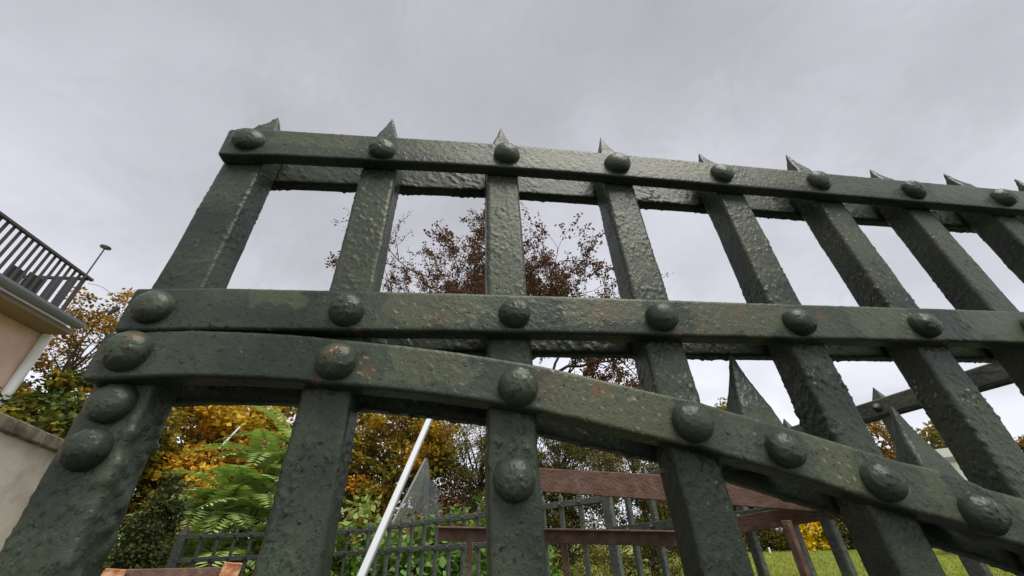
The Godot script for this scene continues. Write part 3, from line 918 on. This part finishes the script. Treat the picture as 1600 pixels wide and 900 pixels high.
	# tall pale grass behind the railing
	for e in [[17.5, 6.2, 1.35], [20.5, 6.8, 1.6], [23.5, 7.4, 1.45], [15.0, 7.0, 1.7], [26.5, 8.2, 1.2]]:
		rng.seed = int(e[0] * 10)
		var g := base("tall_grass", pol(e[0], e[1]), "clump of tall pale green grass beyond the railing", "grass", "clumps of tall grass beyond the railing")
		var mb := Builder.new()
		for k in 420:
			var a := rng.randf() * TAU
			var r := sqrt(rng.randf()) * 0.3
			var o := Vector3(cos(a) * r, 0, sin(a) * r)
			var hgt: float = e[2] * rng.randf_range(0.55, 1.0)
			var out := Vector3(cos(a), 0, sin(a)) * hgt * rng.randf_range(0.1, 0.5)
			var col := pick([[Color(0.24, 0.3, 0.08), 3], [Color(0.36, 0.36, 0.15), 2], [Color(0.15, 0.22, 0.05), 2]])
			var p0 := o
			for q in 4:
				var t0 := (q + 1) / 4.0
				var p1 := o + Vector3(0, hgt * (t0 - 0.35 * t0 * t0), 0) + out * t0 * t0
				var w := 0.011 * (1.0 - q / 4.5)
				var sd := Vector3(-sin(a), 0, cos(a))
				mb.quad(p0 - sd * w * 0.5, p0 + sd * w * 0.5, p1 + sd * w * 0.38, p1 - sd * w * 0.38, (Vector3(cos(a), 0.5, sin(a))).normalized(), col)
				p0 = p1
		var bl := put("blades", mb.mesh(), M.leaf, g)
		bl.set_meta("kind", "stuff")

func build_lawn() -> void:
	var g := PlaneMesh.new()
	g.size = Vector2(500, 500)
	var o := put("ground", g, M.grass, self, Vector3(0, 0, -60))
	o.set_meta("kind", "structure")
	var fc := PlaneMesh.new()
	fc.size = Vector2(14, 17)
	var f := put("forecourt", fc, M.asphalt, self, Vector3(0.5, 0.004, 4.2))
	f.set_meta("kind", "structure")
	# blades of the lawn in view
	var mb := Builder.new()
	rng.seed = 9
	for k in 9:
		var a := rng.randf() * TAU
		var o2 := Vector3(rng.randf_range(-0.12, 0.12), 0, rng.randf_range(-0.12, 0.12))
		var tip := o2 + Vector3(cos(a) * 0.04, rng.randf_range(0.05, 0.11), sin(a) * 0.04)
		var sd := Vector3(-sin(a), 0, cos(a)) * 0.006
		var va := mb.vert(o2 - sd, Vector3(cos(a), 0.8, sin(a)).normalized(), Color(1, 1, 1))
		mb.vert(o2 + sd, Vector3(cos(a), 0.8, sin(a)).normalized(), Color(1, 1, 1))
		mb.vert(tip, Vector3(cos(a), 0.8, sin(a)).normalized(), Color(1, 1, 1))
		mb.tri(va, va + 1, va + 2)
	var mm := MultiMesh.new()
	mm.transform_format = MultiMesh.TRANSFORM_3D
	mm.use_colors = true
	mm.mesh = mb.mesh()
	var cnt := 42000
	mm.instance_count = cnt
	for k in cnt:
		var r := 7.0 + 33.0 * pow(rng.randf(), 1.5)
		var p := pol(rng.randf_range(10, 62), r)
		var s := rng.randf_range(0.7, 1.5)
		mm.set_instance_transform(k, Transform3D(Basis(Vector3.UP, rng.randf() * TAU).scaled(Vector3(s, s * rng.randf_range(0.6, 1.2), s)), p))
		mm.set_instance_color(k, pick([[Color(0.17, 0.22, 0.04), 3], [Color(0.25, 0.28, 0.05), 2], [Color(0.34, 0.31, 0.09), 1.5]]))
	var mi := MultiMeshInstance3D.new()
	mi.name = "lawn_grass"
	mi.multimesh = mm
	mi.material_override = M.leaf
	add_child(mi)
	tag(mi, "short yellow green grass blades of the lawn beyond the gate", "grass", "", "stuff")

# ---------------------------------------------------------------- house, walls, railings
func box_part(called: String, size: Vector3, at: Vector3, mat: Material, parent: Node, b := Basis(), bev := 0.004) -> MeshInstance3D:
	var mb := Builder.new()
	mb.box(Vector3.ZERO, size, b, Color(1, 1, 1), bev)
	return put(called, mb.mesh(), mat, parent, at)

func build_house() -> void:
	var x := -8.35
	var z0 := -8.02
	var t := base("house", Vector3(x, 0, z0), "peach rendered house with a flat roof and dark slatted roof railing", "house")
	box_part("wall", Vector3(8, 5.38, 13), Vector3(-4, 2.69, 6.5), M.stucco, t)
	# joints in the render
	for k in 3:
		box_part("wall_joint", Vector3(0.012, 5.3, 0.02), Vector3(0.004, 2.66, 1.05 + k * 2.6), M.seam, t)
	box_part("soffit", Vector3(8.9, 0.1, 13.1), Vector3(-3.93, 5.43, 6.63), M.soffit, t)
	box_part("roof_edge", Vector3(8.75, 0.16, 13.0), Vector3(-4.0, 5.56, 6.65), M.grey_fascia, t)
	# half round gutter with brackets
	var gm := Builder.new()
	var prof := []
	for k in 9:
		var a := PI + PI * k / 8.0
		prof.append(Vector2(cos(a) * 0.12, sin(a) * 0.12))
	for k in 8:
		var a: Vector2 = prof[k]
		var b: Vector2 = prof[k + 1]
		var m := (a + b).normalized()
		gm.quad(Vector3(a.x, a.y, 0.15), Vector3(b.x, b.y, 0.15), Vector3(b.x, b.y, 13.2), Vector3(a.x, a.y, 13.2), Vector3(m.x, m.y, 0), Color.WHITE)
		gm.quad(Vector3(a.x, a.y, 0.15) * Vector3(0.93, 0.93, 1), Vector3(b.x, b.y, 0.15) * Vector3(0.93, 0.93, 1), Vector3(b.x * 0.93, b.y * 0.93, 13.2), Vector3(a.x * 0.93, a.y * 0.93, 13.2), -Vector3(m.x, m.y, 0), Color.WHITE)
	for k in range(1, 8):
		gm.tri(gm.vert(Vector3(prof[0].x, prof[0].y, 0.15), Vector3(0, 0, -1), Color.WHITE), gm.vert(Vector3(prof[k].x, prof[k].y, 0.15), Vector3(0, 0, -1), Color.WHITE), gm.vert(Vector3(prof[k + 1].x, prof[k + 1].y, 0.15), Vector3(0, 0, -1), Color.WHITE))
	var gutter := put("gutter", gm.mesh(), M.zinc, t, Vector3(0.62, 5.6, 0))
	for k in 12:
		box_part("bracket", Vector3(0.19, 0.02, 0.03), Vector3(0, 0.0, 0.6 + k * 0.75), M.zinc, gutter)
	# white downpipe at the corner
	var pm := Builder.new()
	pm.tube([Vector3(0, 0.02, 0), Vector3(0, 5.25, 0), Vector3(0, 5.37, 0)], [0.085, 0.085, 0.085], 14, Color.WHITE)
	put("downpipe", pm.mesh(), M.white, t, Vector3(0.08, 0, 0.06))
	# roof railing
	var r := Node3D.new()
	r.name = "roof_railing"
	t.add_child(r)
	r.position = Vector3(0.0, 5.66, 0)
	var sm := Builder.new()
	sm.box(Vector3(0, 0.62, 0), Vector3(0.03, 1.04, 0.046), Basis(), Color.WHITE, 0.003)
	var slat := sm.mesh()
	for k in 79:
		put("slat", slat, M.slat, r, Vector3(0.0, 0.06 + 0.012 * sin(k * 1.7), 0.05 + k * 0.13))
	var sm2 := Builder.new()
	sm2.box(Vector3(0, 0.62, 0), Vector3(0.075, 1.04, 0.03), Basis(), Color.WHITE, 0.003)
	var slat2 := sm2.mesh()
	for k in 14:
		put("slat", slat2, M.slat, r, Vector3(-0.25 - k * 0.31, 0.06, 0.0))
	box_part("top_rail", Vector3(0.07, 0.055, 10.4), Vector3(0.035, 1.2, 5.1), M.slat, r)
	box_part("top_rail", Vector3(4.8, 0.055, 0.07), Vector3(-2.42, 1.2, -0.035), M.slat, r)
	box_part("bottom_rail", Vector3(0.05, 0.05, 10.3), Vector3(0.04, 0.22, 5.1), M.slat, r)
	box_part("bottom_rail", Vector3(4.7, 0.05, 0.05), Vector3(-2.42, 0.3, -0.04), M.slat, r)
	for k in 6:
		box_part("post", Vector3(0.06, 1.24, 0.06), Vector3(-0.045, 0.62, 0.0 + k * 2.0), M.slat, r)
	# dark screen leaning on the inside of the railing
	var sc := base("screen_panel", Vector3(x - 0.14, 5.66, z0 + 0.75), "dark sheet standing behind the corner slats of the roof railing", "panel")
	box_part("board", Vector3(0.03, 0.72, 0.3), Vector3(0, 0.36, 0), M.slat, sc)
	box_part("board", Vector3(0.03, 0.66, 0.3), Vector3(0, 0.33, 0.34), M.slat, sc)
	# pole with a round plate
	var po := base("roof_pole", Vector3(x + 0.06, 6.97, z0 + 0.12), "thin pole with a flat round plate on the corner of the roof railing", "pole")
	var mb := Builder.new()
	mb.tube([Vector3(0, -0.2, 0), Vector3(0, 0.68, 0)], [0.016, 0.014], 8, Color.WHITE)
	put("pole", mb.mesh(), M.wire, po)
	mb = Builder.new()
	mb.tube([Vector3(0, 0.68, 0), Vector3(0, 0.7, 0), Vector3(0, 0.715, 0), Vector3(0, 0.73, 0)], [0.03, 0.105, 0.105, 0.04], 20, Color.WHITE)
	put("plate", mb.mesh(), M.wire, po)
	# hanging cable with an insulator
	var ca := base("roof_cable", Vector3(x + 0.03, 6.75, z0 - 0.06), "thin cable with a small dark weight hanging off the roof railing corner", "cable")
	mb = Builder.new()
	var pts := []
	var rad := []
	for k in 11:
		var s := k / 10.0
		pts.append(Vector3(0.62 * s, 0.05 * sin(s * PI) - 0.45 * s * s, -0.35 * s))
		rad.append(0.005)
	mb.tube(pts, rad, 5, Color.WHITE)
	put("wire", mb.mesh(), M.wire, ca)
	mb = Builder.new()
	mb.tube([Vector3(0.62, -0.4, -0.35), Vector3(0.6, -0.43, -0.35), Vector3(0.5, -0.56, -0.34), Vector3(0.47, -0.6, -0.34)], [0.015, 0.045, 0.045, 0.015], 8, Color.WHITE)
	put("insulator", mb.mesh(), M.wire, ca)

	# boundary wall, cream render with a stone coping
	var a := Vector3(-3.55, 0, -2.0)
	var b := Vector3(-4.9, 0, -6.83)
	var dirn := (b - a).normalized()
	var bas := Basis(dirn, Vector3.UP, dirn.cross(Vector3.UP))
	var ln := a.distance_to(b)
	var w := base("boundary_wall", (a + b) * 0.5, "cream rendered boundary wall with stained coping below the house", "wall")
	box_part("wall", Vector3(ln, 2.48, 0.24), Vector3(0, 1.24, 0), M.cream, w, bas)
	var cn := 10
	for k in cn:
		var cl := ln / cn
		rng.seed = 60 + k
		box_part("coping_stone", Vector3(cl - 0.012, 0.12 + rng.randf() * 0.008, 0.34), dirn * (-ln * 0.5 + cl * (k + 0.5)) + Vector3(0, 2.54, 0), M.coping, w, bas, 0.012)

func fence_bar(w: float, d: float, h: float) -> ArrayMesh:
	var mb := Builder.new()
	mb.box(Vector3(0, h * 0.5, 0), Vector3(w, h, d), Basis(), Color.WHITE, 0.004)
	# pointed head
	var y := h
	var tip := Vector3(0, h + w * 1.3, 0)
	var cs := [Vector3(-w * 0.5, y, -d * 0.5), Vector3(w * 0.5, y, -d * 0.5), Vector3(w * 0.5, y, d * 0.5), Vector3(-w * 0.5, y, d * 0.5)]
	for k in 4:
		var p: Vector3 = cs[k]
		var q: Vector3 = cs[(k + 1) % 4]
		var nn := (q - p).cross(tip - p).normalized()
		if nn.dot((p + q) * 0.5 - Vector3(0, y, 0)) < 0.0:
			nn = -nn
		var i := mb.vert(p, nn, Color.WHITE)
		mb.vert(q, nn, Color.WHITE); mb.vert(tip, nn, Color.WHITE)
		mb.tri(i, i + 1, i + 2)
	return mb.mesh()

func fence(called: String, label: String, a: Vector3, b: Vector3, spots: Array, rails: Array, bar_w: float, bar_h: Array, mat: Material, posts: Array) -> void:
	# rails: [height at a, height at b, rail height, thickness]; spots and posts: metres from a
	var t := base(called, a, label, "gate" if called.contains("gate") else "railing")
	var dirn := (b - a).normalized()
	var bas := Basis(dirn, Vector3.UP, dirn.cross(Vector3.UP))
	var ln := a.distance_to(b)
	var bm := fence_bar(bar_w, bar_w * 0.8, 1.0)
	for s in spots:
		var f: float = s / ln
		var o := put("bar", fence_bar(bar_w, bar_w * 0.8, lerpf(bar_h[0], bar_h[1], f)), mat, t, dirn * s)
		o.basis = bas
	for pz in posts:
		var o := put("post", fence_bar(pz[1], pz[1], pz[2]), mat, t, dirn * pz[0])
		o.basis = bas
	for r in rails:
		for side in [-1.0, 1.0]:
			var p0 := Vector3(0, r[0], 0)
			var p1 := dirn * ln + Vector3(0, r[1], 0)
			var rd := (p1 - p0).normalized()
			var rb := Basis(rd, rd.cross(bas.z).normalized() * -1.0, bas.z)
			var rail := box_part("rail", Vector3(ln + bar_w, r[2], r[3]), (p0 + p1) * 0.5 + bas.z * side * (bar_w * 0.4 + r[3] * 0.5 + 0.001), mat, t, rb, 0.003)
			if side * bas.z.dot(Vector3(0, 0, 1)) > 0.0 or absf(bas.z.z) < 0.2:
				for s in spots:
					var q: Vector3 = (p0.lerp(p1, s / ln)) - (p0 + p1) * 0.5
					var mb := Builder.new()
					mb.tube([Vector3.ZERO, bas.z * side * 0.004, bas.z * side * 0.009, bas.z * side * 0.011], [r[2] * 0.3, r[2] * 0.28, r[2] * 0.17, r[2] * 0.04], 8, Color.WHITE)
					put("rivet", mb.mesh(), mat, rail, q + bas.z * side * r[3] * 0.5)

func build_railings() -> void:
	# low railing at the back
	var a := pol(-28.6, 4.85)
	var b := pol(-11.2, 4.35)
	var ln := a.distance_to(b)
	var sp := []
	var s := 0.15
	while s < ln:
		sp.append(s); s += 0.135
	fence("low_railing", "dark low iron railing with a pointed end post before the feathery shrubs", a, b, sp, [[1.585, 1.575, 0.035, 0.01], [1.42, 1.41, 0.035, 0.01]], 0.026, [1.61, 1.6], M.dark_rail_paint, [[0.0, 0.07, 1.6]])
	# swept gate leaf rising to the heavy post
	var c := pol(19.2, 2.78)
	ln = b.distance_to(c)
	sp = []
	s = 0.07
	while s < ln - 0.08:
		sp.append(s); s += 0.142
	fence("swept_railing", "grey green iron railing rising toward the heavy post under the rusty beam", b + Vector3(0.03, 0, 0.03), c, sp, [[1.58, 1.645, 0.036, 0.01], [1.42, 1.44, 0.036, 0.01]], 0.03, [1.61, 1.68], M.rail_paint, [[ln - 0.02, 0.055, 1.72]])
	# second leaf, standing open
	var dirn := Vector3(0.144, 0, 0.99).normalized()
	var e := c + dirn * 2.25
	sp = [0.235, 0.465, 0.655, 0.85, 1.05, 1.235, 1.365, 1.52, 1.672, 1.83, 1.99, 2.14]
	fence("second_gate_leaf", "second green iron gate leaf with spiked bars standing open behind the first", c + dirn * 0.05, e, sp, [[1.685, 1.725, 0.042, 0.012], [1.475, 1.51, 0.04, 0.012]], 0.034, [1.7, 1.74], M.rail_paint, [])

func angle_iron(called: String, a: Vector3, b: Vector3, h: float, w: float, th: float, parent: Node, flange_up := true, reach := -1.0) -> void:
	# an L section: upright web towards the viewer and a flange behind it
	var dirn := (b - a).normalized()
	var up := Vector3.UP
	var out := dirn.cross(up).normalized()
	if out.dot(EYE - a) < 0.0:
		out = -out
	up = out.cross(dirn).normalized()
	if up.y < 0.0:
		up = -up
	var bas := Basis(dirn, up, out)
	var mb := Builder.new()
	var ln := a.distance_to(b)
	mb.box(Vector3.ZERO, Vector3(ln, h, th), bas, Color.WHITE, 0.002)
	var fy := (h * 0.5 - th * 0.5) if flange_up else (-h * 0.5 + th * 0.5)
	mb.box(up * fy + out * reach * (w * 0.5 + th * 0.5 + 0.0005), Vector3(ln, th, w), bas, Color.WHITE, 0.002)
	put(called, mb.mesh(), M.rust, parent, (a + b) * 0.5)

func build_rusty_frame() -> void:
	var org := pol(25, 1.6)
	var t := base("rusty_beam_rack", org, "rusty angle iron frame of beams and posts standing behind the gate", "frame")
	var o := -org
	angle_iron("beam", pol(7.0, 1.62, 1.652) + o, pol(43.6, 1.63, 1.52) + o, 0.078, 0.07, 0.008, t)
	angle_iron("side_beam", pol(43.2, 1.64, 1.492) + o, pol(27.8, 1.9, 1.447) + o, 0.05, 0.05, 0.006, t)
	var pm := Builder.new()
	pm.box(Vector3(0, 0.735, 0), Vector3(0.022, 1.47, 0.022), Basis(Vector3.UP, 0.3), Color.WHITE, 0.002)
	put("post", pm.mesh(), M.rust, t, pol(38.7, 1.585) + o)
	pm = Builder.new()
	pm.box(Vector3(0, 0.76, 0), Vector3(0.03, 1.52, 0.03), Basis(Vector3.UP, -0.1), Color.WHITE, 0.002)
	put("post", pm.mesh(), M.rust, t, pol(7.6, 1.66) + o)
	org = pol(12, 1.85)
	t = base("rusty_trestle", org, "low rusty beam on thin posts below the frame", "frame")
	o = -org
	angle_iron("beam", pol(-2.1, 1.9, 1.487) + o, pol(27.4, 1.8, 1.433) + o, 0.05, 0.035, 0.007, t, true, 1.0)
	for e in [[1.9, 1.93, 1.476], [13.6, 1.84, 1.455]]:
		pm = Builder.new()
		pm.box(Vector3(0, e[2] * 0.5, 0), Vector3(0.022, e[2], 0.02), Basis(Vector3.UP, -0.15), Color.WHITE, 0.002)
		put("post", pm.mesh(), M.rust, t, pol(e[0], e[1] - 0.03) + o)
	for az in [10.5, 16.0, 19.5]:
		pm = Builder.new()
		pm.box(Vector3.ZERO, Vector3(0.012, 0.04, 0.012), Basis(Vector3.UP, -0.2), Color.WHITE, 0.002)
		put("stiffener", pm.mesh(), M.rust, t, pol(az, 1.815, 1.466 - 0.0006 * az) + o)
	# short rusty bar with orange plates
	org = pol(-28.0, 1.9)
	t = base("rusty_rack", org, "short rusty rack with flaking orange end plates at the foot of the dark bush", "rack")
	o = -org
	var l := pol(-32.6, 1.92)
	var r := pol(-23.4, 1.86)
	angle_iron("bar", l + Vector3(0, 1.41, 0) + o, r + Vector3(0, 1.4, 0) + o, 0.025, 0.02, 0.006, t)
	for e in [l, r]:
		box_part("end_plate", Vector3(0.055, 0.075, 0.008), e + Vector3(0, 1.388, 0.02) + o, M.orange_rust, t, Basis(Vector3.UP, 0.4) * Basis(Vector3(0, 0, 1), -0.12))
		box_part("leg", Vector3(0.03, 1.36, 0.025), e + Vector3(0, 0.68, 0) + o, M.rust, t)

func build_small_things() -> void:
	# leaning galvanised pole
	var bot := pol(-10.45, 2.2, 1.45 - 2.2 * tan(deg_to_rad(2.7)))
	var top := pol(-4.1, 2.62, 1.45 + 2.62 * tan(deg_to_rad(15.0)))
	var d := (top - bot) / (top.y - bot.y)
	var foot := bot - d * (bot.y - 0.0)
	var t := base("leaning_pole", foot, "white galvanised pole leaning to the right behind the gate", "pole")
	var bas := Basis.looking_at((top - foot).normalized(), Vector3(0.9, 0, 0.6))
	var mb := Builder.new()
	mb.box((top - foot) * 0.5, Vector3(0.034, 0.034, foot.distance_to(top)), bas.rotated((top - foot).normalized(), 0.5), Color.WHITE, 0.004)
	put("tube", mb.mesh(), M.galv, t)
	mb = Builder.new()
	mb.box(top - foot + (top - foot).normalized() * 0.008, Vector3(0.037, 0.037, 0.016), bas.rotated((top - foot).normalized(), 0.5), Color.WHITE, 0.005)
	put("end_cap", mb.mesh(), M.galv, t)
	# small stick in the maple
	t = base("white_stick", pol(-27.3, 8.2), "short thin white stick caught among the orange maple leaves", "stick")
	mb = Builder.new()
	mb.tube([pol(-28.3, 8.2, 1.45 + 8.2 * tan(deg_to_rad(10.0))) - t.position, pol(-27.0, 8.2, 1.45 + 8.2 * tan(deg_to_rad(12.5))) - t.position], [0.018, 0.018], 6, Color.WHITE)
	put("stick", mb.mesh(), M.white, t)
	# lean-to of corrugated sheet beyond the thicket
	var r := 9.0
	var p0 := pol(-7.6, r)
	t = base("sheet_lean_to", p0, "grey corrugated sheet lean-to with a white edge beyond the brambles", "shelter")
	var lo := pol(-8.3, r - 0.3, 1.45 + (r - 0.3) * tan(deg_to_rad(1.2))) - p0
	var hi := pol(-4.3, r, 1.45 + r * tan(deg_to_rad(9.7))) - p0
	var lo2 := pol(-3.6, r + 0.8, 1.45 + r * tan(deg_to_rad(1.0))) - p0
	var hi2 := pol(-3.9, r + 0.4, 1.45 + r * tan(deg_to_rad(8.2))) - p0
	mb = Builder.new()
	mb.tube([Vector3(lo.x - 0.15, 0, lo.z), lo, hi], [0.025, 0.025, 0.025], 6, Color.WHITE)
	put("edge_tube", mb.mesh(), M.galv, t)
	mb = Builder.new()
	var nn := (hi - lo).cross(lo2 - lo).normalized()
	if nn.z < 0.0: nn = -nn
	var ridges := 11
	for k in ridges:
		var f0 := float(k) / ridges
		var f1 := (k + 0.5) / ridges
		var f2 := (k + 1.0) / ridges
		var bump := nn * 0.07
		var q0 := [lo.lerp(lo2, f0), hi.lerp(hi2, f0)]
		var q1 := [lo.lerp(lo2, f1) + bump, hi.lerp(hi2, f1) + bump]
		var q2 := [lo.lerp(lo2, f2), hi.lerp(hi2, f2)]
		var wd: Vector3 = (q2[0] - q0[0]).normalized()
		mb.quad(q0[0], q1[0], q1[1], q0[1], (nn - wd * 0.6).normalized(), Color.WHITE)
		mb.quad(q1[0], q2[0], q2[1], q1[1], (nn + wd * 0.6).normalized(), Color.WHITE)
	put("corrugated_sheet", mb.mesh(), M.sheet, t)
	var g0 := pol(-4.2, r + 0.1, 0.0) - p0
	var g1 := pol(-1.7, r + 0.2, 0.0) - p0
	var thick := Vector3(0.0, 0, -0.03)
	mb = Builder.new()
	var pa := g0 + Vector3(0, 1.45 + r * tan(deg_to_rad(7.8)), 0)
	var pb := g1 + Vector3(0, 1.45 + r * tan(deg_to_rad(5.6)), 0)
	mb.quad(g0, g1, pb, pa, Vector3(0, 0, 1), Color.WHITE)
	mb.quad(g0 + thick, g1 + thick, pb + thick, pa + thick, Vector3(0, 0, -1), Color.WHITE)
	mb.quad(pa, pb, pb + thick, pa + thick, Vector3(0, 1, 0), Color.WHITE)
	mb.quad(g1, g1 + thick, pb + thick, pb, Vector3(1, 0, 0), Color.WHITE)
	put("gable_panel", mb.mesh(), M.panel, t)
	# white building beyond the lawn
	var wp := pol(55.0, 33.0)
	t = base("white_building", wp, "low white building with a grey roof edge behind the second gate leaf", "building")
	var yb := Basis(Vector3.UP, deg_to_rad(-52))
	box_part("wall", Vector3(2.6, 4.0, 3.0), Vector3(0, 2.0, 0), M.render_white, t, yb)
	box_part("fascia", Vector3(2.9, 0.22, 3.3), Vector3(0, 4.11, 0), M.grey_fascia, t, yb)
	box_part("roof", Vector3(2.8, 0.42, 3.2), Vector3(0, 4.43, 0), M.render_white, t, yb)
	for k in 2:
		var w := box_part("window", Vector3(0.9, 1.2, 0.08), yb * Vector3(-0.65 + k * 1.3, 2.2, 1.5), M.glass_dark, t, yb)
		box_part("sill", Vector3(1.05, 0.08, 0.2), yb * Vector3(0, -0.65, 0.06), M.grey_fascia, w, yb)
	# small white marker on the lawn
	t = base("white_marker", pol(36.2, 37.5), "tiny white marker post at the far edge of the lawn", "marker")
	mb = Builder.new()
	mb.tube([Vector3(0, 0, 0), Vector3(0, 0.34, 0), Vector3(0, 0.38, 0)], [0.07, 0.07, 0.03], 8, Color.WHITE)
	put("post", mb.mesh(), M.white, t)

# ---------------------------------------------------------------- sky
func overcast() -> Image:
	var w := 1024
	var h := 512
	var im := Image.create_empty(w, h, false, Image.FORMAT_RGB8)
	var f := noise(FastNoiseLite.TYPE_SIMPLEX_SMOOTH, 0.9, 3, 5)
	f.domain_warp_enabled = true
	f.domain_warp_amplitude = 0.35
	f.domain_warp_frequency = 0.9
	var f2 := noise(FastNoiseLite.TYPE_SIMPLEX_SMOOTH, 3.4, 8, 4)
	for y in h:
		var el := PI / 2 - PI * (y + 0.5) / h
		for x in w:
			var a := TAU * (x + 0.5) / w
			var d := Vector3(cos(a) * cos(el), sin(el), sin(a) * cos(el))
			# the cloud sheet seen in flat layers
			var q := d / (maxf(d.y, 0.0) + 0.35) * 0.8
			var n := f.get_noise_3dv(q) * 0.6 + f2.get_noise_3dv(q) * 0.16
			var hz := pow(1.0 - clampf(d.y, 0.0, 1.0), 1.6)
			var v := lerpf(0.52, 1.1, hz) * (1.0 + 0.62 * n) / 2.1
			im.set_pixel(x, y, Color(v * 0.966, v * 0.98, v * 1.078).linear_to_srgb())
	return im

func _ready() -> void:
	# camera
	var cam := Camera3D.new()
	cam.name = "camera"
	add_child(cam)
	cam.position = EYE
	cam.rotation = Vector3(0.5847, -0.1504, -0.0461)
	cam.fov = rad_to_deg(2.0 * atan(450.0 / FOV_PX))
	cam.near = 0.02
	cam.far = 900.0
	cam.current = true
	# sky
	var env := Environment.new()
	env.background_mode = Environment.BG_SKY
	var sky := Sky.new()
	var sm := PanoramaSkyMaterial.new()
	sm.panorama = ImageTexture.create_from_image(overcast())
	sky.sky_material = sm
	env.sky = sky
	env.tonemap_mode = Environment.TONE_MAPPER_LINEAR
	env.tonemap_exposure = 2.1
	env.sdfgi_enabled = true
	env.ssao_enabled = true
	env.ssil_enabled = true
	var we := WorldEnvironment.new()
	we.name = "world_environment"
	we.environment = env
	add_child(we)
	# sun behind the clouds, high and behind the viewer
	var sun := DirectionalLight3D.new()
	sun.name = "sun"
	sun.light_energy = 0.5
	sun.light_color = Color(1.0, 0.98, 0.94)
	sun.light_angular_distance = 40.0
	sun.shadow_enabled = true
	add_child(sun)
	sun.rotation_degrees = Vector3(-57, 30, 0)
	# noises of the old paint
	nz_low = noise(FastNoiseLite.TYPE_SIMPLEX_SMOOTH, 9.0, 11, 3)
	nz_mid = noise(FastNoiseLite.TYPE_SIMPLEX_SMOOTH, 55.0, 12, 2)
	nz_hi = noise(FastNoiseLite.TYPE_SIMPLEX_SMOOTH, 155.0, 13, 2)
	nz_fine = noise(FastNoiseLite.TYPE_SIMPLEX_SMOOTH, 210.0, 14, 2)
	make_materials()
	build_lawn()
	build_house()
	build_railings()
	build_gate()
	build_rusty_frame()
	build_small_things()
	build_plants()
